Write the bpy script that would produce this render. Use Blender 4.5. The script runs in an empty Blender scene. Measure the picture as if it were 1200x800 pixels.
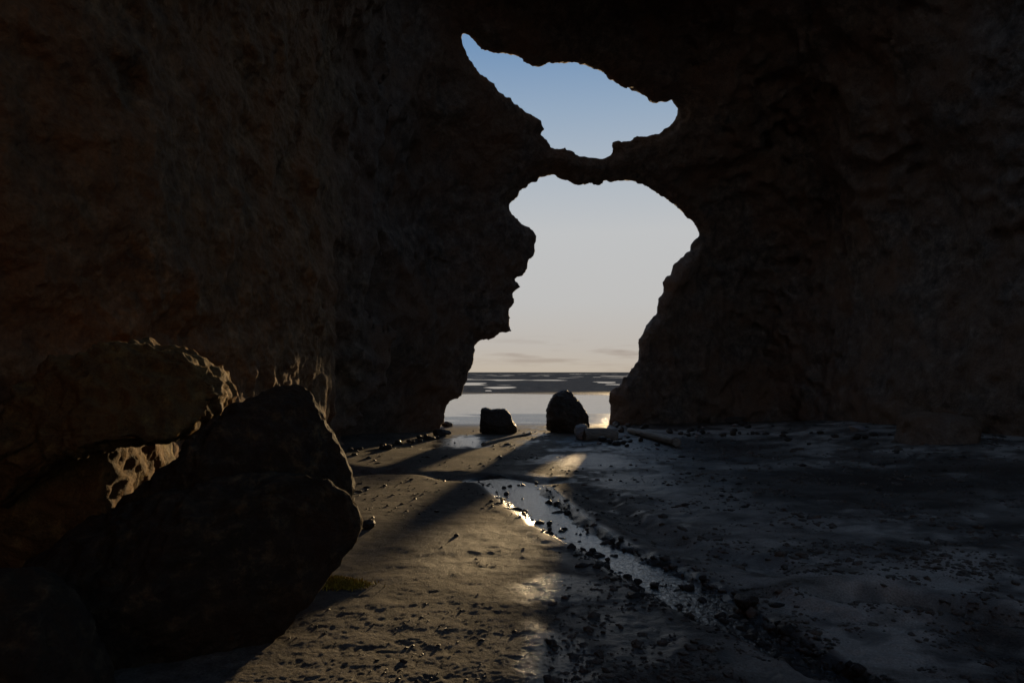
import bpy, bmesh, math, random, time
_T0 = time.time()
import numpy as np
from mathutils import Vector

random.seed(7)
RNG = np.random.default_rng(11)
SC = bpy.context.scene
COL = SC.collection

# ------------------------------------------------------------------ camera
CAM_Z = 1.6
F_PX = 800.0                      # focal length in pixels of the 1200 px wide photograph
PITCH = math.atan(36.0 / F_PX)    # horizon lies 36 px below the centre
cam_d = bpy.data.cameras.new('camera')
cam_d.sensor_width = 36.0
cam_d.lens = 36.0 * F_PX / 1200.0
cam_d.clip_start = 0.05
cam_d.clip_end = 20000.0
cam = bpy.data.objects.new('camera', cam_d)
cam.location = (0, 0, CAM_Z)
cam.rotation_euler = (math.radians(90) + PITCH, 0, 0)
COL.objects.link(cam)
SC.camera = cam

def ray(px, py):
    u = (px - 600.0) / F_PX
    v = (400.0 - py) / F_PX
    return np.array([u, math.cos(PITCH) - v * math.sin(PITCH), math.sin(PITCH) + v * math.cos(PITCH)])

def at_depth(px, py, y):
    d = ray(px, py)
    t = y / d[1]
    return np.array([d[0] * t, y, CAM_Z + d[2] * t])

def on_ground(px, py, z=0.0):
    d = ray(px, py)
    t = (z - CAM_Z) / d[2]
    return np.array([d[0] * t, d[1] * t, z])

# ------------------------------------------------------------------ light
SUN_PX = (770.5, 372.0)           # where the sun stands, just behind the edge of the right rock
sd = ray(*SUN_PX)
sd = sd / np.linalg.norm(sd)
SUN_EL = math.asin(sd[2])
SUN_AZ = math.atan2(sd[0], sd[1])  # to the right of +Y

world = bpy.data.worlds.new('World')
SC.world = world
world.use_nodes = True
wn, wl = world.node_tree.nodes, world.node_tree.links
wn.clear()
w_out = wn.new('ShaderNodeOutputWorld')
w_bg = wn.new('ShaderNodeBackground')
w_sky = wn.new('ShaderNodeTexSky')
w_sky.sky_type = 'NISHITA'
w_sky.sun_disc = False
w_sky.sun_elevation = SUN_EL
w_sky.sun_rotation = SUN_AZ
w_sky.altitude = 0
w_sky.air_density = 1.0
w_sky.dust_density = 0.6
w_sky.ozone_density = 2.0
w_bg.inputs['Strength'].default_value = 0.10
# clear winter sky: blue overhead, paling to a bright milky band above the sea
w_tc = wn.new('ShaderNodeTexCoord')
w_sep = wn.new('ShaderNodeSeparateXYZ')
wl.new(w_tc.outputs['Generated'], w_sep.inputs[0])
w_ramp = wn.new('ShaderNodeValToRGB')
def lin(c):
    return tuple(((v / 255 + 0.055) / 1.055) ** 2.4 if v > 10 else v / 255 / 12.92 for v in c) + (1,)
stops = [(0.0, (190, 177, 162)), (0.04, (188, 181, 174)), (0.10, (190, 189, 188)), (0.20, (191, 193, 195)), (0.285, (172, 183, 195)),
         (0.36, (146, 168, 192)), (0.44, (112, 147, 186)), (0.62, (104, 138, 180)), (1.0, (112, 138, 172))]
el = w_ramp.color_ramp.elements
while len(el) < len(stops):
    el.new(0.5)
for e_, (p_, c_) in zip(el, stops):
    e_.position = p_
    e_.color = lin(c_)
wl.new(w_sep.outputs['Z'], w_ramp.inputs['Fac'])
EXPO = 0.7
w_scale = wn.new('ShaderNodeVectorMath'); w_scale.operation = 'SCALE'
w_scale.inputs['Scale'].default_value = 11.3 / 2 ** EXPO
wl.new(w_ramp.outputs[0], w_scale.inputs[0])
# physical sky, tamed where it runs far over the range
w_k = wn.new('ShaderNodeVectorMath'); w_k.operation = 'SCALE'; w_k.inputs['Scale'].default_value = 1 / 1.6
wl.new(w_sky.outputs[0], w_k.inputs[0])
w_a = wn.new('ShaderNodeVectorMath'); w_a.operation = 'ADD'; w_a.inputs[1].default_value = (1, 1, 1)
wl.new(w_k.outputs[0], w_a.inputs[0])
w_d = wn.new('ShaderNodeVectorMath'); w_d.operation = 'DIVIDE'
wl.new(w_sky.outputs[0], w_d.inputs[0]); wl.new(w_a.outputs[0], w_d.inputs[1])
w_mix = wn.new('ShaderNodeMix'); w_mix.data_type = 'RGBA'; w_mix.inputs[0].default_value = 0.82
wl.new(w_d.outputs[0], w_mix.inputs[6]); wl.new(w_scale.outputs[0], w_mix.inputs[7])
# low streaks of cloud just above the horizon
w_map = wn.new('ShaderNodeMapping'); w_map.inputs['Scale'].default_value = (9, 9, 95)
w_map.inputs['Location'].default_value = (0.3, 0.0, 0.0)
wl.new(w_tc.outputs['Generated'], w_map.inputs['Vector'])
w_n = wn.new('ShaderNodeTexNoise'); w_n.inputs['Scale'].default_value = 1.0; w_n.inputs['Detail'].default_value = 4
wl.new(w_map.outputs[0], w_n.inputs['Vector'])
w_cr = wn.new('ShaderNodeValToRGB')
w_cr.color_ramp.elements[0].position = 0.52; w_cr.color_ramp.elements[1].position = 0.68
wl.new(w_n.outputs['Fac'], w_cr.inputs['Fac'])
w_band = wn.new('ShaderNodeValToRGB')
for e_ in range(2):
    w_band.color_ramp.elements.new(0.5)
for e_, (p_, v_) in zip(w_band.color_ramp.elements, [(0.0, 0.5), (0.03, 1.0), (0.055, 0.0), (1.0, 0.0)]):
    e_.position = p_; e_.color = (v_, v_, v_, 1)
wl.new(w_sep.outputs['Z'], w_band.inputs['Fac'])
w_m = wn.new('ShaderNodeMath'); w_m.operation = 'MULTIPLY'
wl.new(w_cr.outputs[0], w_m.inputs[0]); wl.new(w_band.outputs[0], w_m.inputs[1])
w_m2 = wn.new('ShaderNodeMath'); w_m2.operation = 'MULTIPLY'; w_m2.inputs[1].default_value = 0.6
wl.new(w_m.outputs[0], w_m2.inputs[0])
w_cl = wn.new('ShaderNodeMix'); w_cl.data_type = 'RGBA'; w_cl.blend_type = 'MULTIPLY'
w_cl.inputs[7].default_value = (0.62, 0.56, 0.53, 1)
wl.new(w_m2.outputs[0], w_cl.inputs[0]); wl.new(w_mix.outputs[2], w_cl.inputs[6])
wl.new(w_cl.outputs[2], w_bg.inputs['Color'])
wl.new(w_bg.outputs[0], w_out.inputs['Surface'])

sun_d = bpy.data.lights.new('sun', 'SUN')
sun_d.energy = 2.9
sun_d.angle = math.radians(2.2)
sun_d.color = (1.0, 0.70, 0.36)
sun = bpy.data.objects.new('sun', sun_d)
sun.rotation_euler = Vector((-sd[0], -sd[1], -sd[2])).to_track_quat('-Z', 'Y').to_euler()
sun.location = (6, 30, 12)
COL.objects.link(sun)

SC.view_settings.view_transform = 'Standard'
SC.view_settings.look = 'None'
SC.view_settings.exposure = EXPO
SC.view_settings.gamma = 1.0
SC.view_settings.use_curve_mapping = False
SC.render.engine = 'CYCLES'
SC.cycles.use_denoising = True
SC.cycles.max_bounces = 6
SC.cycles.diffuse_bounces = 4
SC.cycles.glossy_bounces = 3
SC.cycles.sample_clamp_indirect = 4.0
SC.cycles.caustics_reflective = False
SC.cycles.caustics_refractive = False

# ------------------------------------------------------------------ noise
_perm = RNG.permutation(256).astype(np.int32)
PERM = np.concatenate([_perm, _perm, _perm])
_g = RNG.normal(size=(256, 3)).astype(np.float32)
GRAD = _g / np.linalg.norm(_g, axis=1, keepdims=True)

def pnoise(p, seed=0):
    """gradient noise, about -1..1, p is (N,3)"""
    out = np.empty(len(p), np.float32)
    CH = 400000
    for a in range(0, len(p), CH):
        q = p[a:a + CH].astype(np.float32) + np.float32(seed * 17.31)
        i = np.floor(q).astype(np.int32)
        f = q - i
        i &= 255
        u = f * f * f * (f * (f * 6 - 15) + 10)
        res = 0
        for dx in (0, 1):
            wx = u[:, 0] if dx else 1 - u[:, 0]
            px = PERM[i[:, 0] + dx]
            for dy in (0, 1):
                wy = u[:, 1] if dy else 1 - u[:, 1]
                py = PERM[px + i[:, 1] + dy]
                for dz in (0, 1):
                    wz = u[:, 2] if dz else 1 - u[:, 2]
                    g = GRAD[PERM[py + i[:, 2] + dz]]
                    d = g[:, 0] * (f[:, 0] - dx) + g[:, 1] * (f[:, 1] - dy) + g[:, 2] * (f[:, 2] - dz)
                    res = res + wx * wy * wz * d
        out[a:a + CH] = res * 1.6
    return out

def smoothstep(a, b, x):
    t = np.clip((x - a) / (b - a), 0, 1)
    return t * t * (3 - 2 * t)

def smin(a, b, k):
    h = np.clip(0.5 + 0.5 * (b - a) / k, 0, 1)
    return b * (1 - h) + a * h - k * h * (1 - h)

# ------------------------------------------------------------------ materials
def new_mat(name):
    m = bpy.data.materials.new(name)
    m.use_nodes = True
    n, l = m.node_tree.nodes, m.node_tree.links
    n.clear()
    o = n.new('ShaderNodeOutputMaterial')
    b = n.new('ShaderNodeBsdfPrincipled')
    l.new(b.outputs[0], o.inputs['Surface'])
    return m, n, l, b

def noise_node(n, l, vec, scale, detail=6, rough=0.6, dist=0.0):
    t = n.new('ShaderNodeTexNoise')
    t.inputs['Scale'].default_value = scale
    t.inputs['Detail'].default_value = detail
    t.inputs['Roughness'].default_value = rough
    t.inputs['Distortion'].default_value = dist
    l.new(vec, t.inputs['Vector'])
    return t.outputs['Fac']

def ramp(n, l, fac, stops):
    r = n.new('ShaderNodeValToRGB')
    e = r.color_ramp.elements
    while len(e) < len(stops):
        e.new(0.5)
    for k, (p, c) in enumerate(stops):
        e[k].position = p
        e[k].color = tuple(c) + (1,) if len(c) == 3 else c
    l.new(fac, r.inputs['Fac'])
    return r.outputs['Color']

def mixc(n, l, fac, a, b, mode='MIX'):
    m = n.new('ShaderNodeMix')
    m.data_type = 'RGBA'
    m.blend_type = mode
    for s, v in ((0, fac), (6, a), (7, b)):
        if hasattr(v, 'is_linked') or hasattr(v, 'links'):
            l.new(v, m.inputs[s])
        else:
            m.inputs[s].default_value = v if s == 0 else tuple(v) + (1,)
    return m.outputs[2]

def math_node(n, l, op, a, b=0.0):
    m = n.new('ShaderNodeMath')
    m.operation = op
    for s, v in ((0, a), (1, b)):
        if hasattr(v, 'links'):
            l.new(v, m.inputs[s])
        else:
            m.inputs[s].default_value = v
    return m.outputs[0]

def bump(n, l, height, strength, dist, normal=None):
    b = n.new('ShaderNodeBump')
    b.inputs['Strength'].default_value = strength
    b.inputs['Distance'].default_value = dist
    l.new(height, b.inputs['Height'])
    if normal is not None:
        l.new(normal, b.inputs['Normal'])
    return b.outputs['Normal']

def rock_material(name, dark, mid, light, scale=1.0, moss=0.0, rough=0.85, warm_light=False):
    m, n, l, b = new_mat(name)
    tc = n.new('ShaderNodeNewGeometry').outputs['Position']
    big = noise_node(n, l, tc, 0.7 * scale, 4, 0.6, 0.4)
    med = noise_node(n, l, tc, 4.0 * scale, 8, 0.7, 0.2)
    fin = noise_node(n, l, tc, 26.0 * scale, 6, 0.65)
    c1 = ramp(n, l, med, [(0.28, dark), (0.52, mid), (0.78, light)])
    c2 = mixc(n, l, ramp(n, l, big, [(0.38, (0, 0, 0)), (0.68, (1, 1, 1))]), c1, (mid[0] * 1.25, mid[1] * 0.95, mid[2] * 0.75))
    c3 = mixc(n, l, 0.55, c2, ramp(n, l, fin, [(0.3, (0.35, 0.35, 0.35)), (0.7, (1.25, 1.25, 1.25))]), 'MULTIPLY')
    if moss:
        ms = noise_node(n, l, tc, 1.7 * scale, 6, 0.7, 0.5)
        c3 = mixc(n, l, ramp(n, l, ms, [(0.62 - moss, (0, 0, 0)), (0.72 - moss, (1, 1, 1))]), c3, (0.055, 0.065, 0.02))
    if warm_light:   # inner left wall coloured lighter and warmer, in place of warm light on it
        sx = n.new('ShaderNodeSeparateXYZ'); l.new(tc, sx.inputs[0])
        yy = math_node(n, l, 'ADD', sx.outputs['Y'], math_node(n, l, 'MULTIPLY', sx.outputs['X'], 1.3))
        yy = math_node(n, l, 'ADD', yy, math_node(n, l, 'MULTIPLY', big, 5.0))
        mr = n.new('ShaderNodeMapRange'); l.new(yy, mr.inputs['Value'])
        mr.inputs['From Min'].default_value = 9.0; mr.inputs['From Max'].default_value = 13.0
        mr.inputs['To Min'].default_value = 1.0; mr.inputs['To Max'].default_value = 0.0
        sel = mr.outputs[0]
        lt = n.new('ShaderNodeMath'); lt.operation = 'LESS_THAN'; l.new(sx.outputs['X'], lt.inputs[0]); lt.inputs[1].default_value = 1.0
        sel = math_node(n, l, 'MULTIPLY', sel, lt.outputs[0])
        c3 = mixc(n, l, sel, c3, mixc(n, l, 1.0, c3, (1.45, 1.10, 0.68), 'MULTIPLY'))
    l.new(c3, b.inputs['Base Color'])
    b.inputs['Roughness'].default_value = rough
    b.inputs['Specular IOR Level'].default_value = 0.35
    v = n.new('ShaderNodeTexVoronoi')
    v.inputs['Scale'].default_value = 9.0 * scale
    l.new(tc, v.inputs['Vector'])
    n1 = bump(n, l, med, 0.9, 0.06 * scale ** -0.4)
    n2 = bump(n, l, v.outputs['Distance'], 0.5, 0.03 * scale ** -0.5, n1)
    n3 = bump(n, l, fin, 0.9, 0.022 * scale ** -0.5, n2)
    l.new(n3, b.inputs['Normal'])
    return m

M_CAVE = rock_material('tuff_rock', (0.035, 0.028, 0.024), (0.16, 0.127, 0.10), (0.38, 0.31, 0.25), 1.0, 0.0, warm_light=True)
M_BOULDER_SHADED = rock_material('shaded_boulder_tuff', (0.010, 0.008, 0.006), (0.048, 0.035, 0.021), (0.28, 0.20, 0.10), 2.2, 0.0)  # tuff of the boulder pile, with shade put into its dark colour
M_BOULDER_SUNLIT = rock_material('sunlit_boulder_tuff', (0.03, 0.021, 0.009), (0.17, 0.113, 0.042), (0.55, 0.38, 0.13), 2.2, 0.0)  # same pile tuff, with warm sunlight put into its colour
M_BASALT = rock_material('dark_basalt', (0.025, 0.023, 0.022), (0.065, 0.057, 0.05), (0.12, 0.10, 0.085), 3.0, 0.0, 0.6)
M_PALE = rock_material('pale_stone', (0.16, 0.16, 0.17), (0.32, 0.32, 0.34), (0.45, 0.45, 0.47), 5.0, 0.0, 0.7)
M_GRAVEL = rock_material('grey_gravel', (0.03, 0.029, 0.028), (0.12, 0.11, 0.10), (0.30, 0.28, 0.26), 9.0, 0.0, 0.55)
M_PEBBLE = rock_material('wet_pebble', (0.012, 0.012, 0.012), (0.035, 0.032, 0.03), (0.08, 0.07, 0.062), 8.0, 0.0, 0.4)

# ------------------------------------------------------------------ mesh helpers
def link_mesh(name, verts, faces, mat, smooth=True, parent=None, normals=False):
    me = bpy.data.meshes.new(name)
    verts = np.asarray(verts, np.float32)
    faces = np.asarray(faces, np.int32)
    k = faces.shape[1]
    me.vertices.add(len(verts))
    me.vertices.foreach_set('co', verts.ravel())
    me.loops.add(faces.size)
    me.loops.foreach_set('vertex_index', faces.ravel())
    me.polygons.add(len(faces))
    me.polygons.foreach_set('loop_start', np.arange(0, faces.size, k, dtype=np.int32))
    me.polygons.foreach_set('loop_total', np.full(len(faces), k, np.int32))
    if smooth:
        me.polygons.foreach_set('use_smooth', np.ones(len(faces), bool))
    me.update(calc_edges=True)
    me.validate()
    if mat:
        me.materials.append(mat)
    o = bpy.data.objects.new(name, me)
    COL.objects.link(o)
    if parent:
        o.parent = parent
    return o

def tag(o, label=None, cat=None, group=None, kind=None):
    if label: o['label'] = label
    if cat: o['category'] = cat
    if group: o['group'] = group
    if kind: o['kind'] = kind
    return o

def ico(sub):
    bm = bmesh.new()
    bmesh.ops.create_icosphere(bm, subdivisions=sub, radius=1.0)
    v = np.array([x.co[:] for x in bm.verts], np.float32)
    f = np.array([[q.index for q in x.verts] for x in bm.faces], np.int32)
    bm.free()
    return v, f
ICO = {s: ico(s) for s in (1, 2, 3, 4, 5, 6)}

def vnormals(v, f):
    n = np.zeros_like(v)
    a, b, c = v[f[:, 0]], v[f[:, 1]], v[f[:, 2]]
    fn = np.cross(b - a, c - a)
    for k in range(3):
        for ax in range(3):
            n[:, ax] += np.bincount(f[:, k], weights=fn[:, ax], minlength=len(v)).astype(np.float32)
    return n / np.maximum(np.linalg.norm(n, axis=1, keepdims=True), 1e-9)

# ------------------------------------------------------------------ ground shape
STREAM_L = [(550, 560), (570, 568), (640, 620), (700, 652), (800, 712), (870, 748), (960, 792), (1080, 850)]
STREAM_R = [(590, 556), (634, 566), (676, 608), (738, 640), (830, 684), (900, 730), (1010, 790), (1140, 850)]
SL = np.array([on_ground(*p)[:2] for p in STREAM_L])
SR = np.array([on_ground(*p)[:2] for p in STREAM_R])
SMID = (SL + SR) / 2
SWID = np.linalg.norm(SR - SL, axis=1) / 2

def seg_dist(x, y, pts, wid=None):
    best = np.full(x.shape, 1e9, np.float32)
    w = np.zeros(x.shape, np.float32)
    for k in range(len(pts) - 1):
        a, b = pts[k], pts[k + 1]
        d = b - a
        t = np.clip(((x - a[0]) * d[0] + (y - a[1]) * d[1]) / (d @ d), 0, 1)
        dd = np.hypot(x - a[0] - t * d[0], y - a[1] - t * d[1])
        m = dd < best
        best = np.where(m, dd, best)
        if wid is not None:
            w = np.where(m, wid[k] + t * (wid[k + 1] - wid[k]), w)
    return (best, w) if wid is not None else best

CREEK = np.array([on_ground(*p)[:2] for p in [(400, 552), (450, 551), (520, 556), (560, 560), (600, 561), (640, 563)]])
TRENCH = np.array([on_ground(*p)[:2] for p in [(985, 697), (1050, 700), (1120, 712), (1230, 738)]])
TRENCH2 = np.array([on_ground(*p)[:2] for p in [(690, 575), (730, 605), (800, 640), (900, 660)]])
STREAM_Z = -0.055
SEA_Z = -0.05

def ground_h(x, y, lod=True):
    x = np.asarray(x, np.float32); y = np.asarray(y, np.float32)
    r = np.hypot(x, y) + 0.01
    sp = np.maximum(r * r / (1.6 * 1024 * 0.9), 0.006) if lod else np.full_like(r, 0.02)
    p = np.stack([x, y, np.zeros_like(x)], -1).reshape(-1, 3)
    def N(lam, seed, sx=1.0, sy=1.0):
        q = p / lam
        q[:, 0] /= sx; q[:, 1] /= sy
        return pnoise(q, seed).reshape(x.shape)
    def W(lam):
        return np.clip(lam / (2.5 * sp) - 0.4, 0, 1)
    inside = 1 - smoothstep(19, 23, y)
    h = np.zeros_like(x)
    h += 0.030 * N(3.3, 1) * inside
    h += 0.014 * N(1.1, 2) * inside * W(1.1)
    rough_r = smoothstep(0.0, 1.6, x - 0.12 * (y - 4)) * 1.7 + 0.6
    h += 0.009 * N(0.42, 3, 1.2, 0.9) * rough_r * W(0.42) * inside
    h += 0.008 * N(0.17, 4, 1.2, 0.9) * rough_r * W(0.17) * inside
    h += 0.0055 * N(0.07, 5, 1.1, 0.9) * rough_r * W(0.07) * inside
    h += 0.004 * N(0.03, 6) * W(0.03) * inside
    # trodden dimples
    # banks rise to the cave walls
    h += 0.25 * smoothstep(4.5, 10.5, x) * inside
    h += 0.10 * smoothstep(-2.2, -4.0, x) * inside
    # stream bed
    ds, ws = seg_dist(x, y, SMID, SWID)
    ds = ds + 0.06 * N(0.35, 9)
    bed = 1 - smoothstep(0.35, 1.3, ds / np.maximum(ws, 0.05))
    h = h * (1 - 0.85 * bed) - 0.085 * bed
    h += bed * (0.045 * N(0.24, 10) + 0.026 * N(0.09, 11)) * W(0.1)
    h += 0.006 * np.exp(-((ds / np.maximum(ws, 0.05) - 1.5) / 0.25) ** 2)
    # side creek and undercut trenches
    dc = seg_dist(x, y, CREEK) + 0.34 * N(1.3, 12) + 0.2 * N(0.45, 19)
    h -= 0.075 * (1 - smoothstep(0.0, 0.5, dc))
    dt = seg_dist(x, y, TRENCH) + 0.05 * N(0.4, 13)
    h -= 0.16 * (1 - smoothstep(0.08, 0.24, dt))
    h += 0.05 * np.exp(-((dt - 0.34) / 0.12) ** 2)
    dt2 = seg_dist(x, y, TRENCH2) + 0.07 * N(0.5, 14)
    h -= 0.07 * (1 - smoothstep(0.05, 0.3, dt2))
    # the beach outside: low bars and pools, drawn out along the shore
    out = 1 - inside
    bars = 0.12 * N(13, 15, 1.0, 2.4) + 0.06 * N(5, 16, 1.2, 2.4)
    lvl = 0.035 - 0.03 * smoothstep(47, 56, y + 3 * N(14, 18, 3, 1)) - 0.12 * smoothstep(26, 31, y + 0.05 * x) * (1 - smoothstep(44, 58, y)) - 0.035 * smoothstep(19.5, 24, y) * (1 - smoothstep(26, 40, y))
    lvl = lvl + 0.5 * smoothstep(600, 3000, r)
    fine = 0.05 * N(1.3, 17, 2.5, 0.7) * W(0.9) * (1 - smoothstep(25, 44, y))
    h += out * (bars * (0.55 + 0.45 * smoothstep(48, 62, y)) + lvl + fine)
    return h.astype(np.float32)

def gz(x, y):
    return float(ground_h(np.array([x]), np.array([y]), False)[0])

# ------------------------------------------------------------------ cave rock as a solid, meshed from a distance field
UP = [(540.5,41),(546,40.5),(557.5,49.5),(566,57.5),(576,62.5),(592.5,63),(601,64.5),(612.5,71),(627.5,79),(636,79.5),(642.5,74),(657.5,75.5),(670,75.5),(675,73),(692.5,79.5),(707.5,85),(715,94),(727.5,100.5),(741,105),(755,112),(765,120),(775,121),(787.5,117.5),(796,126),(794,136),(785,146),(775,155),(760,159),(745,162),(732.5,169),(720,165.5),(716,167.5),(719,179),(712.5,184),(702.5,187),(690,184.5),(677.5,181),(670,175.5),(660,174),(647.5,174),(642.5,167.5),(635,160),(633,157),(637,154),(636,144),(627.5,137),(615,129),(602.5,120),(597.5,114.5),(586,107.5),(575,95),(557.5,80),(547.5,65)]
LOW = [(597,242.4),(605,231),(612,222),(622,214),(638,207),(648,205.6),(660,210),(673,216),(688,216),(704,216),(710,213),(738,213.6),(744,214),(759,219),(775,229),(788.7,240),(800,251),(810.5,257),(816.5,267),(821,276),(810.5,284),(809,292.5),(800,300),(788.7,311),(785,319.5),(778,330),(778,340.5),(771.5,349.5),(769,360),(770,367.5),(757,380.6),(749,397.5),(749,405),(747.5,424),(736,437),(723,452),(713,459),(713,469),(715.6,474),(714,489),(714,496),(716,560),(505,560),(512,510),(518,500),(523,488),(524,472),(529,468),(537,466),(544,454),(549,434),(555,426),(557,406),(560,399),(576,397),(584,392.5),(598,388),(598,378),(596,362),(604,355),(600,344),(609,336),(603,327),(613,324),(620,308),(620,304),(624,302),(626,290),(627,276),(622,268),(610,260),(604,257)]

def y_surf(x, z):
    t = z - 6.3
    return 19.7 + 0.42 * x - 0.55 * np.log1p(np.exp(np.clip(t * 2.0, -30, 30))) / 2.0

def to_surf(px, py):
    d = ray(px, py)
    y = 20.0
    for _ in range(40):
        x = d[0] / d[1] * y
        z = CAM_Z + d[2] / d[1] * y
        y = 0.5 * y + 0.5 * float(y_surf(x, z))
    return d[0] / d[1] * y, CAM_Z + d[2] / d[1] * y

PUP = np.array([to_surf(*p) for p in UP])
PLOW = np.array([to_surf(*p) for p in LOW])

def poly_sdf(X, Z, poly):
    """positive inside"""
    d = np.full(X.shape, 1e9)
    ins = np.zeros(X.shape, bool)
    n = len(poly)
    for k in range(n):
        ax, az = poly[k]; bx, bz = poly[(k + 1) % n]
        ex, ez = bx - ax, bz - az
        t = np.clip(((X - ax) * ex + (Z - az) * ez) / (ex * ex + ez * ez + 1e-12), 0, 1)
        d = np.minimum(d, np.hypot(X - ax - t * ex, Z - az - t * ez))
        c = ((az > Z) != (bz > Z)) & (X < (bx - ax) * (Z - az) / ((bz - az) if abs(bz - az) > 1e-9 else 1e-9) + ax)
        ins ^= c
    return np.where(ins, d, -d)

VX = 0.092
G0 = np.array([-7.4, -9.0, -0.7]); G1 = np.array([13.2, 25.5, 13.0])
gx, gy, gzv = [np.arange(G0[k], G1[k], VX, dtype=np.float32) for k in range(3)]
XX, ZZ = np.meshgrid(gx, gzv, indexing='ij')
HOLE_UP = poly_sdf(XX, ZZ, PUP).astype(np.float32)
HOLE_LOW = poly_sdf(XX, ZZ, PLOW).astype(np.float32)
HOLE = np.maximum(HOLE_UP, HOLE_LOW)
YS = y_surf(XX, ZZ).astype(np.float32)

XL_Y = [-10, 0, 2.5, 4, 6, 8, 10, 12, 13.6, 16, 18.5, 22, 28]
XL_X = [-6.2, -5.9, -5.2, -4.7, -4.0, -3.42, -3.1, -3.25, -3.45, -2.75, -2.1, -1.2, 0.0]
XL_TOP = [-5.8, -5.1, -4.6, -4.2, -3.65, -3.15, -2.95, -3.15, -3.4, -2.75, -2.1, -1.2, 0.0]
XR_Y = [-10, 0, 8, 13.6, 15, 18, 20, 24, 28]
XR_X = [8.5, 10.8, 11.3, 11.0, 10.6, 10.0, 9.8, 9.6, 9.6]

def air(xs, ys, zs):
    """base field on the block, > 0 in air; also returns a weight that calms the noise near the openings"""
    ix = np.searchsorted(gx, xs - 1e-4); iz = np.searchsorted(gzv, zs - 1e-4)
    hole = HOLE[np.ix_(ix, iz)][:, None, :]
    ysf = YS[np.ix_(ix, iz)][:, None, :]
    X = xs[:, None, None]; Y = ys[None, :, None]; Z = zs[None, None, :]
    xl = np.interp(ys, XL_Y, XL_X)[None, :, None] + (np.interp(ys, XL_Y, XL_TOP) - np.interp(ys, XL_Y, XL_X))[None, :, None] * smoothstep(1.2, 3.2, Z) + 0.035 * np.clip(Z - 5.0, 0, 9) ** 2
    xr = np.interp(ys, XR_Y, XR_X)[None, :, None] - 0.03 * np.clip(Z - 4.0, 0, 9) ** 2 + 0 * Z
    zc = 11.6 - 0.05 * (X - 2) ** 2 * 0.35 + 0.03 * (Y - 8)
    ins = smin(X - xl, xr - X, 0.5)
    ins = smin(ins, zc - Z, 2.5)
    # closed behind the viewer, except an unseen opening added at right for fill light
    fill_mouth = smin(smin(X - 3.5, 11.0 - X, 1.0), -1.5 - Y, 1.0) + 0 * Z
    ins = np.maximum(smin(ins, Y + 7.0, 1.0), fill_mouth)
    # unseen roof opening added over the right floor to let skylight fill in
    fill_shaft = smin(smin(X - 3.2 + 3.0 * smoothstep(5.0, 8.0, Y), 9.3 - X, 1.0), smin(Y + 4.0, 13.0 - Y, 1.0), 1.0)
    ins = np.maximum(ins, np.minimum(fill_shaft, Z - 8.6))
    ins = smin(ins, ysf - 0.35 - Y, 0.5 + 3.0 * smoothstep(3.5, 6.5, X))
    dy = Y - ysf
    fl = np.where(dy > 0, 0.5 * dy, 1.1 * np.clip(-dy - 0.05, 0, None))
    fl = fl - 0.12 * np.clip(1 - np.abs(dy) / 0.35, 0, 1) * 0
    tun = np.minimum(hole + fl, 3.6 - np.abs(dy))
    out = Y - (ysf + 2.2)
    a = np.maximum(np.maximum(ins, tun), out)
    return a, hole, dy

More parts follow.
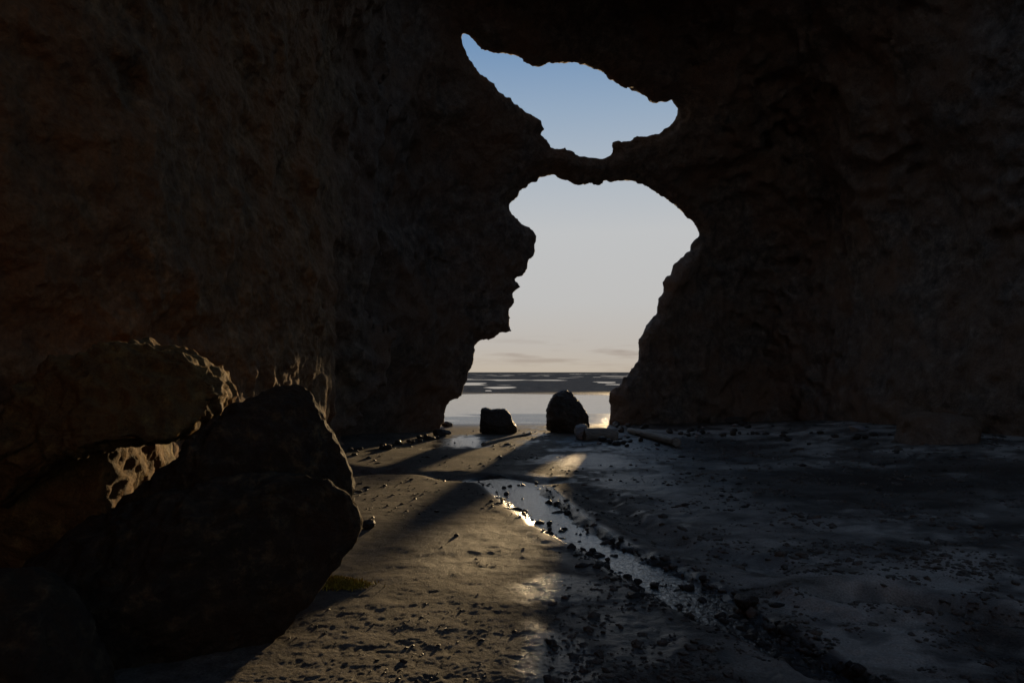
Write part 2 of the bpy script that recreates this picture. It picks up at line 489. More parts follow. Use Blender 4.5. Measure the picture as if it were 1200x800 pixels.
def build_cave():
    nx, ny, nz = len(gx), len(gy), len(gzv)
    f = np.full((nx, ny, nz), -1.0, np.float32)
    CHX = 24
    for a in range(0, nx, CHX):
        xs = gx[a:a + CHX]
        g, hole, dy = air(xs, gy, gzv)
        g = g.astype(np.float32)
        band = np.abs(g) < 1.05
        idx = np.nonzero(band)
        if len(idx[0]):
            p = np.stack([xs[idx[0]], gy[idx[1]], gzv[idx[2]]], -1)
            hv = np.broadcast_to(hole, g.shape)[idx]
            dv = np.broadcast_to(dy, g.shape)[idx]
            near = np.clip(1 - np.abs(dv) / 2.5, 0, 1) * np.clip(1 - np.abs(hv) / 1.3, 0, 1)
            calm = 1 - np.clip(near * 1.3, 0, 1)
            warp = np.stack([pnoise(p / 2.3, 21), pnoise(p / 2.3, 22), pnoise(p / 2.3, 23)], -1) * 0.45
            q = p + warp
            q2 = q * np.array([1, 1, 0.85], np.float32)
            lw = 1 - 0.35 * np.clip((12.5 - p[:, 1]) / 2, 0, 1) * np.clip((0.5 - p[:, 0]) / 2, 0, 1)
            d = 0.55 * calm * lw * pnoise(q2 / 3.4, 24)
            d += 0.34 * calm * (0.25 + 0.75 * lw) * (np.abs(pnoise(q2 / 1.7, 25)) - 0.3)
            d += 0.20 * (0.25 + 0.75 * calm) * (0.40 + 0.60 * lw) * (np.abs(pnoise(q / 0.85, 26)) * 1.3 - 0.4)
            d += 0.085 * (0.5 + 0.5 * calm) * (0.45 + 0.55 * lw) * pnoise(q / 0.42, 27)
            d += 0.05 * (0.45 + 0.55 * lw) * pnoise(p / 0.24, 28) + 0.07 * (np.abs(pnoise(p / 0.36, 29)) * 1.4 - 0.4) * (0.3 + 0.7 * lw) * (0.35 + 0.65 * calm)
            g[idx] += d
        f[a:a + CHX] = g
    # surface nets (negative = rock)
    s = f < 0
    cnt = np.zeros((nx - 1, ny - 1, nz - 1), np.int8)
    for i in (0, 1):
        for j in (0, 1):
            for k in (0, 1):
                cnt += s[i:nx - 1 + i, j:ny - 1 + j, k:nz - 1 + k]
    act = (cnt > 0) & (cnt < 8)
    ci, cj, ck = np.nonzero(act)
    idx = np.full(act.shape, -1, np.int32)
    idx[act] = np.arange(len(ci))
    pos = np.zeros((len(ci), 3), np.float64); num = np.zeros(len(ci))
    corners = [(i, j, k) for i in (0, 1) for j in (0, 1) for k in (0, 1)]
    for c0 in corners:
        for ax in range(3):
            if c0[ax]: continue
            c1 = list(c0); c1[ax] = 1
            f0 = f[ci + c0[0], cj + c0[1], ck + c0[2]]
            f1 = f[ci + c1[0], cj + c1[1], ck + c1[2]]
            m = (f0 < 0) != (f1 < 0)
            t = f0 / np.where(m, f0 - f1, 1)
            for b in range(3):
                v = c0[b] + (t if b == ax else 0)
                pos[:, b] += np.where(m, v, 0)
            num += m
    pos /= num[:, None]
    V = np.stack([gx[ci], gy[cj], gzv[ck]], -1) + pos * VX
    faces = []
    for ax in range(3):
        sl0 = [slice(None)] * 3; sl1 = [slice(None)] * 3
        sl0[ax] = slice(0, -1); sl1[ax] = slice(1, None)
        a0 = s[tuple(sl0)]; a1 = s[tuple(sl1)]
        cr = a0 != a1
        e = np.array(np.nonzero(cr)).T
        o1, o2 = [(1, 2), (2, 0), (0, 1)][ax]
        lim = np.array(act.shape)
        ok = (e[:, o1] >= 1) & (e[:, o2] >= 1) & (e[:, o1] < lim[o1]) & (e[:, o2] < lim[o2])
        e = e[ok]
        def cell(d1, d2):
            c = e.copy(); c[:, o1] += d1; c[:, o2] += d2
            return idx[c[:, 0], c[:, 1], c[:, 2]]
        q = np.stack([cell(-1, -1), cell(0, -1), cell(0, 0), cell(-1, 0)], -1)
        flip = ~a0[e[:, 0], e[:, 1], e[:, 2]]
        q[flip] = q[flip][:, ::-1]
        faces.append(q)
    return V.astype(np.float32), np.concatenate(faces)

CV, CF = build_cave()

# finer mesh where the camera is close to the rock
def refine(V, F, sel):
    me = bpy.data.meshes.new('tmp')
    k = F.shape[1]
    me.vertices.add(len(V)); me.vertices.foreach_set('co', np.ascontiguousarray(V, np.float32).ravel())
    me.loops.add(F.size); me.loops.foreach_set('vertex_index', np.ascontiguousarray(F, np.int32).ravel())
    me.polygons.add(len(F))
    me.polygons.foreach_set('loop_start', np.arange(0, F.size, k, dtype=np.int32))
    me.polygons.foreach_set('loop_total', np.full(len(F), k, np.int32))
    me.update(calc_edges=True)
    bm = bmesh.new()
    bm.from_mesh(me)
    bm.faces.ensure_lookup_table()
    edges = set()
    for i in np.nonzero(sel)[0]:
        edges.update(bm.faces[i].edges)
    bmesh.ops.subdivide_edges(bm, edges=list(edges), cuts=1, use_grid_fill=True)
    bmesh.ops.triangulate(bm, faces=bm.faces[:])
    bm.to_mesh(me); bm.free()
    v = np.empty(len(me.vertices) * 3, np.float32); me.vertices.foreach_get('co', v)
    f = np.empty(len(me.loops), np.int32); me.loops.foreach_get('vertex_index', f)
    bpy.data.meshes.remove(me)
    return v.reshape(-1, 3), f.reshape(-1, 3)

def in_view(c, margin=1.25):
    u = c[:, 0] / np.maximum(c[:, 1], 0.05)
    w = (c[:, 2] - CAM_Z) / np.maximum(c[:, 1], 0.05)
    return (c[:, 1] > 0.5) & (np.abs(u) < 0.75 * margin) & (w < 0.56 * margin) & (w > -0.5 * margin)

cen = CV[CF].mean(1)
CV, CF = refine(CV, CF, in_view(cen, 1.2) & (cen[:, 1] < 21.5) & ((cen[:, 1] < 14) | (np.abs(cen[:, 0] - 1.5) < 4)))
cen = CV[CF].mean(1)
CV, CF = refine(CV, CF, in_view(cen, 1.1) & (cen[:, 1] < 10.5) & (cen[:, 0] < 1))
nrm = vnormals(CV, CF)
vis = in_view(CV, 1.3)
nl_ = 1 - 0.0 * np.clip((12.5 - CV[:, 1]) / 2, 0, 1) * np.clip((0.5 - CV[:, 0]) / 2, 0, 1)
det = nl_ * (0.030 * pnoise(CV / np.array([0.19, 0.19, 0.27], np.float32), 31) + 0.020 * pnoise(CV / 0.085, 32))
CV = CV + nrm * (det * vis)[:, None]
nrm = vnormals(CV, CF)

cen = CV[CF].mean(1)
zhole_mid = 7.2
reg = np.full(len(CF), 0)
cx, cy, cz = cen[:, 0], cen[:, 1], cen[:, 2]
reg[cx > 2.2 + 0.0 * cy] = 1
reg[cz > 9.6] = 2
reg[(cy < -4.5) & (cz <= 9.6)] = 3
br = (cx > 0.55) & (cx < 3.4) & (cy > 16.5) & (cz > 6.0) & (cz < 8.3)
reg[br] = 4
NAMES = ['cave_wall_left', 'cave_wall_right', 'cave_ceiling', 'cave_wall_back', 'rock_bridge']
LABELS = ['brown tuff cave wall on the left, overhanging the beach opening', 'dark cave wall on the right with lumpy buttress at the opening',
          'dark cave ceiling above the upper sky hole', 'dark rock wall closing the cave behind the viewer', 'thin natural rock bridge between the two sky openings']
for r in range(5):
    m = reg == r
    if not m.any(): continue
    used, inv = np.unique(CF[m], return_inverse=True)
    o = link_mesh(NAMES[r], CV[used], inv.reshape(-1, 3), M_CAVE)
    o.data.normals_split_custom_set_from_vertices(nrm[used].tolist())
    tag(o, LABELS[r], kind='structure')

# ------------------------------------------------------------------ ground sheet
NA_F, NA_B = 860, 90
ang = np.concatenate([np.linspace(-math.radians(50), math.radians(50), NA_F, endpoint=False),
                      np.linspace(math.radians(50), 2 * math.pi - math.radians(50), NA_B, endpoint=False)])
t1 = np.linspace(1 / 2.6, 1 / 60.0, 470)
rad = np.concatenate([np.geomspace(0.25, 2.6, 26)[:-1], 1 / t1, np.geomspace(60, 9000, 120)[1:]])
A, R_ = np.meshgrid(ang, rad, indexing='ij')
GX = (np.sin(A) * R_).astype(np.float32); GY = (np.cos(A) * R_).astype(np.float32)
GZ = ground_h(GX, GY)
na, nr = A.shape
gv = np.stack([GX, GY, GZ], -1).reshape(-1, 3)
ii, jj = np.meshgrid(np.arange(na), np.arange(nr - 1), indexing='ij')
i2 = (ii + 1) % na
gf = np.stack([ii * nr + jj, ii * nr + jj + 1, i2 * nr + jj + 1, i2 * nr + jj], -1).reshape(-1, 4)

m_sand, n, l, b = new_mat('wet_black_sand')
pos = n.new('ShaderNodeNewGeometry').outputs['Position']
att = n.new('ShaderNodeAttribute'); att.attribute_name = 'wet'
wet = att.outputs['Fac']
n_big = noise_node(n, l, pos, 0.9, 5, 0.6, 0.3)
n_med = noise_node(n, l, pos, 7.0, 8, 0.7)
n_fin = noise_node(n, l, pos, 70.0, 5, 0.7)
dry = ramp(n, l, n_med, [(0.3, (0.05, 0.045, 0.041)), (0.55, (0.125, 0.11, 0.096)), (0.75, (0.19, 0.17, 0.15))])
dry = mixc(n, l, 0.8, dry, ramp(n, l, n_fin, [(0.3, (0.3, 0.3, 0.3)), (0.68, (1.5, 1.5, 1.5))]), 'MULTIPLY')
dry = mixc(n, l, 0.8, dry, ramp(n, l, n_big, [(0.35, (0.6, 0.6, 0.62)), (0.65, (1.35, 1.3, 1.2))]), 'MULTIPLY')
att3 = n.new('ShaderNodeAttribute'); att3.attribute_name = 'mud_fill'
pale = mixc(n, l, 0.7, (0.42, 0.375, 0.33), ramp(n, l, n_fin, [(0.3, (0.35, 0.35, 0.35)), (0.68, (1.2, 1.2, 1.2))]), 'MULTIPLY')
dry = mixc(n, l, att3.outputs['Fac'], dry, pale)
colr = mixc(n, l, wet, dry, (0.028, 0.026, 0.025))
l.new(colr, b.inputs['Base Color'])
rr = n.new('ShaderNodeMapRange')
l.new(wet, rr.inputs['Value'])
rr.inputs['To Min'].default_value = 0.8
rr.inputs['To Max'].default_value = 0.16
rv = math_node(n, l, 'ADD', rr.outputs[0], math_node(n, l, 'MULTIPLY', math_node(n, l, 'SUBTRACT', n_med, 0.5), 0.35))
l.new(rv, b.inputs['Roughness'])
sp_ = n.new('ShaderNodeMapRange')
l.new(wet, sp_.inputs['Value'])
sp_.inputs['To Min'].default_value = 0.12
sp_.inputs['To Max'].default_value = 0.5
att2 = n.new('ShaderNodeAttribute'); att2.attribute_name = 'gloss'
l.new(math_node(n, l, 'MULTIPLY', sp_.outputs[0], att2.outputs['Fac']), b.inputs['Specular IOR Level'])
bs = math_node(n, l, 'SUBTRACT', 1.0, math_node(n, l, 'MULTIPLY', wet, 0.45))
bh = math_node(n, l, 'MULTIPLY', n_med, bs)
bf = math_node(n, l, 'MULTIPLY', n_fin, bs)
nb = bump(n, l, bh, 0.6, 0.04)
nb = bump(n, l, bf, 0.7, 0.012, nb)
l.new(nb, b.inputs['Normal'])

ground = link_mesh('beach_ground', gv, gf, m_sand)
tag(ground, 'dark wet sand floor of the cave running out to the open beach', kind='structure')

def blob(px, py, rx, ry):
    c = on_ground(px, py)
    e = on_ground(px + rx, py); e2 = on_ground(px, py - ry)
    return c, abs(e[0] - c[0]), abs(e2[1] - c[1])
wetv = np.zeros(len(gv), np.float32)
pp = gv.copy(); pp[:, 2] = 0
nz1 = pnoise(pp / 0.9, 41); nz2 = pnoise(pp / 0.33, 42); nz3 = pnoise(pp / 0.12, 43)
for (px, py, rx, ry, a) in [(650, 775, 60, 45, 1.0), (665, 690, 70, 18, 0.8), (740, 735, 70, 35, 0.75), (690, 655, 50, 14, 0.5),
                            (820, 525, 110, 14, 0.8), (700, 540, 60, 10, 0.6), (1000, 570, 190, 24, 0.75), (540, 518, 40, 8, 1.0), (760, 565, 70, 14, 0.6),
                            (860, 600, 120, 22, 0.45), (1010, 640, 60, 16, 0.55), (560, 640, 90, 30, 0.3), (1150, 555, 80, 12, 0.7)]:
    c, ax_, ay_ = blob(px, py, rx, ry)
    d = np.hypot((gv[:, 0] - c[0]) / ax_, (gv[:, 1] - c[1]) / ay_)
    wetv = np.maximum(wetv, a * smoothstep(1.15, 0.55, d + 0.35 * nz1 + 0.3 * nz2 + 0.15 * nz3))
ds, ws = seg_dist(gv[:, 0], gv[:, 1], SMID, SWID)
wetv = np.maximum(wetv, smoothstep(1.5, 1.0, ds / np.maximum(ws, 0.05)))
wetv = np.maximum(wetv, 0.9 * smoothstep(19, 22, gv[:, 1]) * (1 - smoothstep(46, 56, gv[:, 1])))
wetv = np.maximum(wetv, 0.65 * smoothstep(-0.15, 0.4, nz1 + 0.6 * nz2 + 0.5 * nz3) * smoothstep(-0.6, 0.8, gv[:, 0]) * (gv[:, 1] < 24))
mud_fill = smoothstep(0.3, 2.2, gv[:, 0] - 0.05 * gv[:, 1]) * (gv[:, 1] < 24)  # pale mud patches, also lightening the right floor in place of fill light
qq = pp * np.array([0.55, 1.0, 1.0], np.float32)
mud_fill = mud_fill * np.clip(0.35 + 1.3 * (pnoise(qq / 0.9, 44) + 0.7 * pnoise(qq / 0.35, 45) + 0.5 * pnoise(qq / 0.12, 46)), 0, 1)
at = ground.data.attributes.new('mud_fill', 'FLOAT', 'POINT')
at.data.foreach_set('value', mud_fill.astype(np.float32))
at = ground.data.attributes.new('gloss', 'FLOAT', 'POINT')
at.data.foreach_set('value', (1 - smoothstep(48, 55, gv[:, 1])).astype(np.float32))
at = ground.data.attributes.new('wet', 'FLOAT', 'POINT')
at.data.foreach_set('value', wetv.astype(np.float32))

# ------------------------------------------------------------------ water
def water_material(name, wave, scale, rough, bs_=0.35):
    m, n, l, b = new_mat(name)
    p = n.new('ShaderNodeNewGeometry').outputs['Position']
    mp = n.new('ShaderNodeMapping')
    mp.inputs['Scale'].default_value = wave
    l.new(p, mp.inputs['Vector'])
    w = noise_node(n, l, mp.outputs[0], scale, 4, 0.6, 0.4)
    l.new(bump(n, l, w, bs_, 0.02), b.inputs['Normal'])
    b.inputs['Base Color'].default_value = (0.02, 0.021, 0.022, 1)
    b.inputs['Roughness'].default_value = rough
    b.inputs['IOR'].default_value = 1.6
    return m
M_STREAM = water_material('stream_water', (1, 1, 1), 24.0, 0.14, 0.5)
M_STREAM.node_tree.nodes['Principled BSDF'].inputs['IOR'].default_value = 1.8
M_SEA = water_material('tide_water', (0.22, 1, 1), 1.6, 0.09, 0.9)

def strip(L, R, n_sub=12, across=6, z=0.0, widen=1.5):
    M_ = (L + R) / 2
    t = np.linspace(0, len(L) - 1, (len(L) - 1) * n_sub + 1)
    k = np.arange(len(L))
    f = lambda P: np.stack([np.interp(t, k, P[:, 0]), np.interp(t, k, P[:, 1])], -1)
    m, a_, b_ = f(M_), f(L), f(R)
    v = []
    for s in np.linspace(-1, 1, across):
        half = (b_ - a_) / 2
        v.append(np.concatenate([m + half * s * widen, np.full((len(t), 1), z)], 1))
    v = np.stack(v, 1)
    nt = len(t)
    i, j = np.meshgrid(np.arange(nt - 1), np.arange(across - 1), indexing='ij')
    fa = np.stack([i * across + j, i * across + j + 1, (i + 1) * across + j + 1, (i + 1) * across + j], -1).reshape(-1, 4)
    return v.reshape(-1, 3), fa
sv, sf = strip(SL, SR, z=STREAM_Z, widen=1.25)
o = link_mesh('stream_water', sv, sf, M_STREAM)
tag(o, 'shallow stream trickling through the sand towards the lower right', kind='structure')
v = np.array([[-700, 22.5, SEA_Z], [900, 22.5, SEA_Z], [900, 700, SEA_Z], [-700, 700, SEA_Z]])
o = link_mesh('tide_water', v, [[0, 1, 2, 3]], M_SEA)
tag(o, 'thin sheet of tide water on the beach beyond the opening', kind='structure')

# ------------------------------------------------------------------ rocks
def outline_radius(poly, c):
    P = np.asarray(poly) - c
    pts = []
    for k in range(len(P)):
        a, b_ = P[k], P[(k + 1) % len(P)]
        pts.append(a + (b_ - a) * np.linspace(0, 1, 24, endpoint=False)[:, None])
    pts = np.concatenate(pts)
    th = np.arctan2(pts[:, 1], pts[:, 0]); r = np.hypot(pts[:, 0], pts[:, 1])
    o_ = np.argsort(th); th, r = th[o_], r[o_]
    return np.concatenate([th - 2 * np.pi, th, th + 2 * np.pi]), np.concatenate([r, r, r])

def rough_up(v, f, seed, amp, lam, octaves=4):
    nn = vnormals(v, f)
    d = np.zeros(len(v), np.float32)
    a, L_ = amp, lam
    for k in range(octaves):
        q = pnoise(v / L_, seed + k)
        d += a * (q * 0.5 if k == 0 else (0.45 - np.abs(q) * 1.5))
        a *= 0.70; L_ *= 0.48
    return v + nn * d[:, None]

def rock_from_outline(name, px_poly, depth, half_y, mat, label, cat, sub=6, amp=0.06, lam=0.6, power=2.6, seed=50, yaw=0.0, group=None, skew=0.0, cuts=(), facets=16):
    poly = np.array([at_depth(px, py, depth)[[0, 2]] for px, py in px_poly])
    c = np.array([(poly[:, 0].max() + poly[:, 0].min()) / 2, (poly[:, 1].max() + poly[:, 1].min()) / 2])
    th, rr_ = outline_radius(poly, c)
    v, f = ICO[sub]
    rho = np.hypot(v[:, 0], v[:, 2]); ang_ = np.arctan2(v[:, 2], v[:, 0])
    s = (rho ** power + np.abs(v[:, 1]) ** power) ** (-1 / power)
    R = np.interp(ang_, th, rr_)
    w = np.stack([R * np.cos(ang_) * rho * s, half_y * v[:, 1] * s, R * np.sin(ang_) * rho * s], -1).astype(np.float32)
    w[:, 0] += skew * w[:, 1]
    for nx_, ny_, nz_, d_ in cuts:
        nn_ = np.array([nx_, ny_, nz_]); nn_ = (nn_ / np.linalg.norm(nn_)).astype(np.float32)
        e_ = np.clip(w @ nn_ - d_, 0, None)
        w = w - np.outer(e_ * 0.9, nn_).astype(np.float32)
    rsf = np.random.default_rng(seed + 1000)
    for _ in range(facets):
        nn_ = rsf.normal(size=3); nn_[1] = -abs(nn_[1]) - 0.9; nn_ /= np.linalg.norm(nn_)
        dd_ = w @ nn_.astype(np.float32)
        d_ = dd_.max() * rsf.uniform(0.74, 0.93)
        w = w - np.outer(np.clip(dd_ - d_, 0, None) * 0.85, nn_).astype(np.float32)
    off = np.array([c[0], depth, c[1]], np.float32)
    w = rough_up(w + off, f, seed, amp, lam, 5) - off
    base = np.array([c[0], depth, poly[:, 1].min()], np.float32)
    w = w + off - base
    o = link_mesh(name, w, f, mat)
    o.location = base
    return tag(o, label, cat, group)

DY = 5.9
rock_from_outline('boulder', [(40,530),(46,470),(84,424),(126,408),(158,402),(188,407),(214,416),(240,432),(256,450),(260,465),(252,484),(238,498),(205,506),(150,514),(100,540),(40,585),(-10,560)], 4.95, 0.62, M_BOULDER_SUNLIT,
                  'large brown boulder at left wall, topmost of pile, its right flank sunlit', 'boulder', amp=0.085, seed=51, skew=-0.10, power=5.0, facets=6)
rock_from_outline('boulder', [(-60,660),(-50,560),(-10,505),(70,490),(140,484),(166,492),(172,520),(172,600),(166,670),(50,690)], 5.3, 0.7, M_BOULDER_SUNLIT,
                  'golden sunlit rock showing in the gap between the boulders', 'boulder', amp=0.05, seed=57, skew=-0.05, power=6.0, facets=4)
rock_from_outline('boulder', [(120,660),(122,604),(158,582),(196,556),(234,516),(280,474),(318,454),(340,446),(356,458),(372,486),(392,520),(402,545),(408,575),(405,640),(300,680)], 4.75, 0.5, M_BOULDER_SHADED,
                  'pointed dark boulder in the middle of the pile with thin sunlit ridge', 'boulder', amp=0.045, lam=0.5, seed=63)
rock_from_outline('boulder', [(-60,860),(-40,700),(60,620),(180,585),(262,566),(310,560),(350,556),(385,566),(412,588),(425,612),(420,640),(398,664),(370,690),(330,740),(250,800),(150,860)], 4.2, 0.6, M_BOULDER_SHADED,
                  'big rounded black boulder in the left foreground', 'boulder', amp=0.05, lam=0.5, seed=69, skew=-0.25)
rock_from_outline('boulder', [(-120,900),(-90,720),(-30,676),(20,670),(50,690),(75,730),(110,800),(120,900)], 3.3, 0.35, M_BOULDER_SHADED,
                  'small dark rock at the lower left corner of the photo', 'boulder', sub=5, amp=0.04, lam=0.4, seed=75)
rock_from_outline('boulder', [(563,506),(564,479),(569,478),(576,480),(584,479),(592,480),(598,486),(601,494),(605,500),(606,508),(585,512)], 18.0, 0.42, M_BASALT,
                  'squat flat-topped boulder standing in the cave opening', 'boulder', sub=5, amp=0.035, lam=0.4, seed=81, power=3.5)
rock_from_outline('boulder', [(641,506),(641,488),(642,480),(646,470),(651,462),(657,459),(664,458),(669,460),(673,466),(680,472),(685,480),(688,490),(689,500),(688,508),(664,512)], 18.4, 0.5, M_BASALT,
                  'tall rounded boulder standing in the middle of the cave opening', 'boulder', sub=5, amp=0.06, lam=0.45, seed=88)
rock_from_outline('boulder', [(1052,535),(1062,505),(1060,488),(1085,484),(1120,486),(1140,492),(1150,515),(1150,540)], 14.0, 0.7, M_CAVE,
                  'low mossy block at the foot of the right wall', 'boulder', sub=5, amp=0.06, lam=0.6, seed=93, power=2.6)

def small_rock(name, x, y, size, mat, label, cat, group, seed, flat=0.65, sub=3, sink=0.25, z=None):
    v, f = ICO[sub]
    w = v.copy()
    rs = np.random.default_rng(seed)
    for _ in range(7):
        nrm_ = rs.normal(size=3); nrm_ /= np.linalg.norm(nrm_)
        d = rs.uniform(0.55, 0.85)
        dot = w @ nrm_.astype(np.float32)
        w -= np.outer(np.clip(dot - d, 0, None), nrm_).astype(np.float32)
    w *= np.array([rs.uniform(0.8, 1.25), rs.uniform(0.7, 1.1), flat], np.float32)
    w = rough_up(w, f, seed, 0.08, 0.8, 3)
    w *= size
    a_ = rs.uniform(0, 6.28)
    ca, sa = math.cos(a_), math.sin(a_)
    w = np.stack([w[:, 0] * ca - w[:, 1] * sa, w[:, 0] * sa + w[:, 1] * ca, w[:, 2]], -1)
    w[:, 2] -= w[:, 2].min()
    o = link_mesh(name, w, f, mat)
    o.location = (x, y, (gz(x, y) if z is None else z) - sink * size * flat)
    return tag(o, label, cat, group)

def rock_px(name, px, py, w_px, mat, label, cat, seed, **k):
    g = on_ground(px, py)
    return small_rock(name, g[0], g[1], w_px / 2 / F_PX * g[1] * 1.05, mat, label, cat, k.pop('group', None), seed, **k)

rock_px('stone', 681, 514, 20, M_PALE, 'rounded pale stone leaning on the short log', 'stone', 101, flat=0.95, sub=4, sink=0.15)
rock_px('stone', 517, 511, 22, M_BASALT, 'flat dark slab at the foot of the left wall beside the puddle', 'stone', 102, flat=0.4, sub=4)
rock_px('stone', 524, 500, 14, M_BASALT, 'small brown stone at the left base of the opening', 'stone', 103, flat=0.6)
rock_px('stone', 876, 706, 26, M_PEBBLE, 'large black stone at the lower end of the stream', 'stone', 104, flat=0.75, sub=4)
rock_px('stone', 789, 690, 12, M_PEBBLE, 'black stone on the left bank of the stream near its lower end', 'stone', 105, flat=0.9)
rock_px('stone', 1005, 514, 22, M_PALE, 'pale bluish stone at the base of the right wall', 'stone', 106, flat=0.4)
rock_px('stone', 432, 620, 20, M_PEBBLE, 'dark stone on the sand just right of the big black boulder', 'stone', 107, flat=0.5)
rock_px('stone', 862, 497, 26, M_BASALT, 'low dark stone lying along the foot of the right buttress', 'stone', 110, flat=0.35)
rock_px('stone', 722, 499, 10, M_BASALT, 'small dark stone at the foot of the right rock in the opening', 'stone', 111, flat=0.6)
rock_px('stone', 572, 563, 10, M_PEBBLE, 'small black stone where the side creek meets the stream', 'stone', 112, flat=0.7)
for k, (px, py, w) in enumerate([(706, 517, 12), (714, 519, 10), (722, 520, 12), (730, 519, 9), (738, 517, 8), (716, 513, 9), (726, 514, 8)]):
    rock_px('debris_stone', px, py, w, M_PEBBLE, 'small dark stone in the heap between the two driftwood logs', 'stone', 120 + k, group='dark debris between the logs', flat=0.6, sub=2)

rsr = np.random.default_rng(31)
for k in range(22):
    px = rsr.uniform(692, 880); py = rsr.uniform(501, 530) if px < 800 else rsr.uniform(500, 512)
    pale_ = k % 3 == 0
    rock_px('rubble_stone', px, py, rsr.uniform(4, 10) * (0.8 if pale_ else 1.0), M_PALE if pale_ else M_PEBBLE,
            ('small pale stone' if pale_ else 'small black stone') + ' in the rubble around the long driftwood log', 'stone', 500 + k,
            group='rubble around the long log', flat=rsr.uniform(0.4, 0.8), sub=2)

# loose stones fallen along the wall feet
k = 0
rs = np.random.default_rng(5)
for (x0, y0), (x1, y1), nst, lab, grp in [((410, 531), (512, 509), 26, 'small brown stone fallen along the foot of the left wall', 'stones along the left wall'),
                                     ((722, 498), (1050, 520), 34, 'small dark stone fallen along the foot of the right wall', 'stones along the right wall')]:
    for i in range(nst):
        t = rs.uniform()
        px = x0 + (x1 - x0) * t; py = y0 + (y1 - y0) * t + abs(rs.normal()) * 4
        rock_px('wall_stone', px, py, rs.uniform(4, 11), M_BASALT, lab, 'stone', 140 + k, group=grp, sub=2, flat=rs.uniform(0.45, 0.8))
        k += 1

# pebbles in and beside the stream: copies of a few shapes
PEB = []
for i in range(6):
    o = small_rock('pebble', 0, 0, 1.0, M_PEBBLE, 'small black wet pebble lying in the stream', 'pebble', 'pebbles in the stream', 200 + i, flat=0.7, sub=2, sink=0, z=0)
    PEB.append(o)
used = [False] * 6
for i in range(170):
    t = rs.uniform(0.05, len(SMID) - 2.05)
    a_, fr = int(t), t - int(t)
    m_ = SMID[a_] * (1 - fr) + SMID[a_ + 1] * fr
    L_ = SL[a_] * (1 - fr) + SL[a_ + 1] * fr; R_2 = SR[a_] * (1 - fr) + SR[a_ + 1] * fr
    s = float(np.clip(rs.normal() * 0.62, -1.6, 1.6))
    p = m_ + (R_2 - L_) / 2 * s
    j = i % 6
    if not used[j]:
        o = PEB[j]; used[j] = True
    else:
        o = PEB[j].copy(); COL.objects.link(o)
    sz = min(0.010 * (1 / max(rs.uniform(), 0.06)) ** 0.7, 0.042)
    z = gz(p[0], p[1])
    o.location = (p[0], p[1], max(z, STREAM_Z - 0.02) - 0.2 * sz)
    o.scale = (sz, sz, sz)
    o.rotation_euler = (0, 0, rs.uniform(0, 6.28))
    side = 'along the left edge of' if s < -0.8 else 'along the right edge of' if s > 0.8 else 'in the middle of'
    part = 'far upper' if t < 2.0 else 'middle' if t < 4.0 else 'near lower'
    o['label'] = 'small black wet pebble %s the stream, in its %s reach' % (side, part)
    o['group'] = 'pebbles ' + side + ' the stream, ' + part + ' reach'

# gravel: too many to count
def gravel(name, pts, sizes, mat, label, seed):
    v0, f0 = ICO[1]
    rs_ = np.random.default_rng(seed)
    K = len(pts)
    sizes = sizes * np.clip(0.45 / np.sqrt(rs_.uniform(0.03, 1, K)), 0.4, 2.4)
    V = np.repeat(v0[None], K, 0)
    V = V * (1 + 0.25 * rs_.normal(size=(K, len(v0), 1)))
    V = V * (sizes[:, None, None] * np.stack([rs_.uniform(0.8, 1.4, K), rs_.uniform(0.7, 1.2, K), rs_.uniform(0.4, 0.8, K)], -1)[:, None, :])
    V = V + pts[:, None, :]
    F_ = (f0[None] + (np.arange(K) * len(v0))[:, None, None]).reshape(-1, 3)
    o = link_mesh(name, V.reshape(-1, 3), F_, mat, smooth=False)
    return tag(o, label, kind='stuff')

def scatter_px(n_, x0, x1, y0, y1, seed, dens=None):
    rs_ = np.random.default_rng(seed)
    px = rs_.uniform(x0, x1, n_); py = rs_.uniform(y0, y1, n_)
    d = np.array([on_ground(a, b_) for a, b_ in zip(px, py)])
    if dens is not None:
        keep = dens(d, px, py, rs_)
        d = d[keep]
    d[:, 2] = ground_h(d[:, 0], d[:, 1])
    return d
def patchy(d, px, py, r_):
    q = d.copy(); q[:, 2] = 0
    nn = pnoise(q / 0.8, 61) + 0.6 * pnoise(q / 0.25, 62)
    ww = smoothstep(620, 1000, px + 0.6 * (py - 560)) * 0.8
    return r_.uniform(size=len(d)) < np.clip(ww * (0.35 + 1.2 * nn), 0, 1)
gp = scatter_px(34000, 640, 1260, 520, 860, 71, patchy)
rs2 = np.random.default_rng(72)
gravel('gravel', gp, rs2.uniform(0.006, 0.02, len(gp)) * (0.7 + gp[:, 1] / 10), M_GRAVEL, 'dark gravel strewn over the right side of the cave floor', 73)
def streamy(d, px, py, r_):
    dd, ww = seg_dist(d[:, 0], d[:, 1], SMID, SWID)
    return r_.uniform(size=len(d)) < 1.1 * np.exp(-(dd / np.maximum(ww, .05)) ** 2 * 1.0) * np.clip(0.4 + 1.2 * pnoise(d * np.array([3.2, 3.2, 0]), 67), 0, 1)
gp = scatter_px(34000, 540, 1150, 556, 840, 74, streamy)
gravel('stream_gravel', gp, rs2.uniform(0.006, 0.024, len(gp)) ** 1.0 * (0.7 + gp[:, 1] / 10), M_PEBBLE, 'fine black gravel on the bed of the stream', 75)
def leftish(d, px, py, r_):
    q = d.copy(); q[:, 2] = 0
    nn = pnoise(q / 0.6, 63) + 0.6 * pnoise(q / 0.2, 64)
    return r_.uniform(size=len(d)) < np.clip(0.05 + 0.5 * nn, 0, 0.6)
gp = scatter_px(3000, 230, 720, 512, 840, 76, leftish)
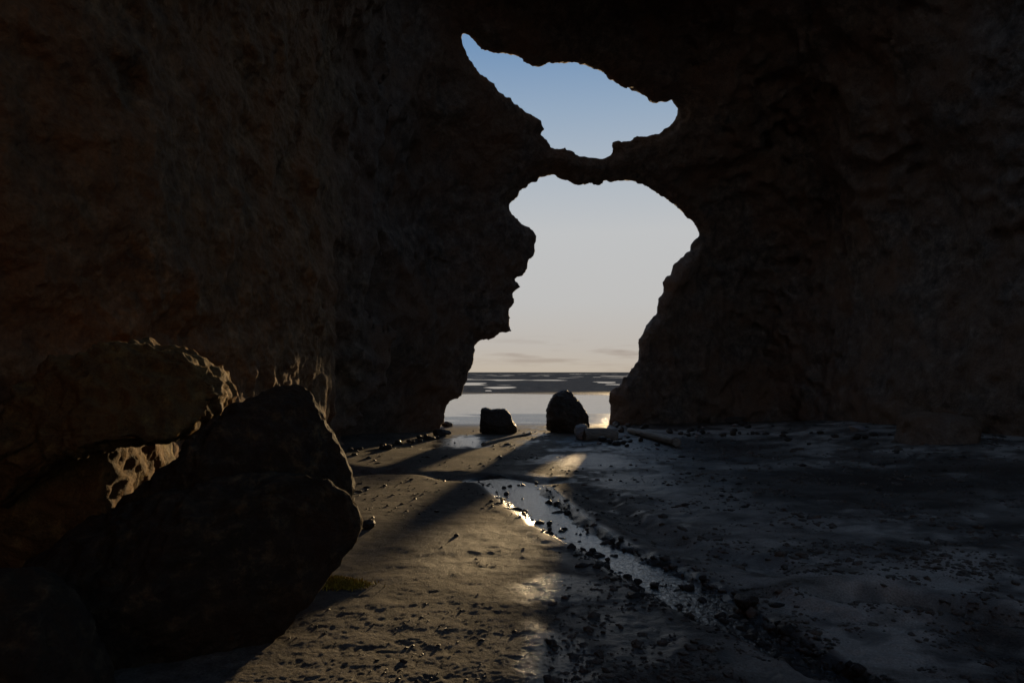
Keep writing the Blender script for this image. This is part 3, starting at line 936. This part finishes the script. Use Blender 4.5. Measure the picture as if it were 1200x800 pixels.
gravel('sand_grit', gp, rs2.uniform(0.004, 0.010, len(gp)) * (0.7 + gp[:, 1] / 8), M_PEBBLE, 'scattered grit and small stones on the sand at the left', 77)

def cloddy(d, px, py, r_):
    q = d.copy(); q[:, 2] = 0
    nn = pnoise(q / 1.2, 65) + 0.6 * pnoise(q / 0.4, 66)
    return (r_.uniform(size=len(d)) < np.clip(0.15 + 0.7 * nn, 0, 0.8)) & (d[:, 1] < 20) & (d[:, 0] > -0.24 * d[:, 1] - 0.2)
gp = scatter_px(5200, 405, 1180, 503, 600, 78, cloddy)
gravel('clods', gp, rs2.uniform(0.008, 0.03, len(gp)) * (0.5 + gp[:, 1] / 18), M_PEBBLE, 'dark clods and small stones strewn over the sand towards the opening', 79)

# ------------------------------------------------------------------ driftwood
m_wood, n, l, b = new_mat('weathered_wood')
tc = n.new('ShaderNodeTexCoord').outputs['Object']
mp = n.new('ShaderNodeMapping'); mp.inputs['Scale'].default_value = (1.2, 16, 16)
l.new(tc, mp.inputs['Vector'])
wf = noise_node(n, l, mp.outputs[0], 2.5, 8, 0.7, 0.3)
l.new(ramp(n, l, wf, [(0.3, (0.10, 0.085, 0.07)), (0.55, (0.26, 0.235, 0.20)), (0.8, (0.38, 0.35, 0.31))]), b.inputs['Base Color'])
b.inputs['Roughness'].default_value = 0.8
l.new(bump(n, l, wf, 0.7, 0.02), b.inputs['Normal'])

def log(name, pa, pb, r0, r1, label, seed, cat='driftwood'):
    a_ = np.array(pa); b_ = np.array(pb)
    L_ = np.linalg.norm(b_ - a_)
    seg, nl = 20, 40
    t = np.concatenate([[0, 0], np.linspace(0, 1, nl), [1, 1]])
    rr_ = np.concatenate([[0.001, 0.75], np.ones(nl), [0.75, 0.001]])
    th = np.linspace(0, 2 * np.pi, seg, endpoint=False)
    T, TH = np.meshgrid(t, th, indexing='ij')
    Rr = (r0 + (r1 - r0) * T) * rr_[:, None]
    P = np.stack([T * L_, Rr * np.cos(TH), Rr * np.sin(TH)], -1).reshape(-1, 3).astype(np.float32)
    q = P * np.array([1.2, 9, 9], np.float32)
    P[:, 1:] *= (1 + 0.10 * pnoise(q, seed) + 0.08 * pnoise(q * 2.3, seed + 1))[:, None]
    P[:, 1] += 0.35 * r0 * np.sin(P[:, 0] / L_ * 4)
    P[:, 0] += 0.25 * r0 * pnoise(P * 14, seed + 2)
    nt = len(t)
    i, j = np.meshgrid(np.arange(nt - 1), np.arange(seg), indexing='ij')
    j2 = (j + 1) % seg
    fa = np.stack([i * seg + j, i * seg + j2, (i + 1) * seg + j2, (i + 1) * seg + j], -1).reshape(-1, 4)
    o = link_mesh(name, P, fa, m_wood)
    o.location = a_
    o.rotation_euler = Vector(b_ - a_).to_track_quat('X', 'Z').to_euler()
    return tag(o, label, cat)

def gpos(px, py, up):
    g = on_ground(px, py)
    return (g[0], g[1], gz(g[0], g[1]) + up)
log('driftwood_log', gpos(738, 507, 0.10), gpos(794, 523, 0.10), 0.075, 0.10, 'long pale driftwood log lying slantwise on the sand', 300)
log('driftwood_log', gpos(684, 515, 0.12), gpos(721, 514, 0.11), 0.165, 0.16, 'short thick driftwood log behind the rounded pale stone', 310)
log('driftwood_branch', gpos(566, 522, 0.03), gpos(622, 508, 0.03), 0.045, 0.03, 'thin driftwood branch on the sand in front of the squat boulder', 320)
log('driftwood_twig', gpos(332, 712, 0.03), gpos(357, 706, 0.05), 0.012, 0.008, 'short pale twig beside the big black boulder', 330, 'twig')

# ------------------------------------------------------------------ moss
m_moss, n, l, b = new_mat('yellow_moss')
pos = n.new('ShaderNodeNewGeometry').outputs['Position']
l.new(ramp(n, l, noise_node(n, l, pos, 30, 4), [(0.3, (0.12, 0.10, 0.01)), (0.6, (0.40, 0.28, 0.02)), (0.8, (0.55, 0.38, 0.04))]), b.inputs['Base Color'])
b.inputs['Roughness'].default_value = 0.9
def moss(px, py, rx, ry, n_, label, seed):
    c = on_ground(px, py)
    rs_ = np.random.default_rng(seed)
    V, F_ = [], []
    for i in range(n_):
        u, w_ = rs_.normal(size=2) * 0.45
        x = c[0] + u * rx; y = c[1] + w_ * ry
        z = 0.06 * math.exp(-(u * u + w_ * w_) * 1.2) * rs_.uniform(0, 1)
        h = rs_.uniform(0.012, 0.035); a_ = rs_.uniform(0, 6.28); wd = 0.006
        dx, dy = math.cos(a_), math.sin(a_)
        lx, ly = rs_.normal(size=2) * 0.012
        k_ = len(V)
        V += [[x - dx * wd, y - dy * wd, z], [x + dx * wd, y + dy * wd, z], [x + lx, y + ly, z + h]]
        F_.append([k_, k_ + 1, k_ + 2])
    V = np.array(V); V[:, 2] += ground_h(V[:, 0], V[:, 1], False)
    V -= np.array([c[0], c[1], 0])
    o = link_mesh('moss_clump', V, F_, m_moss, smooth=False)
    o.location = (c[0], c[1], 0)
    return tag(o, label, 'moss')
moss(390, 686, 0.24, 0.09, 3400, 'yellow green moss clump on the sand at the foot of the black boulder', 401)
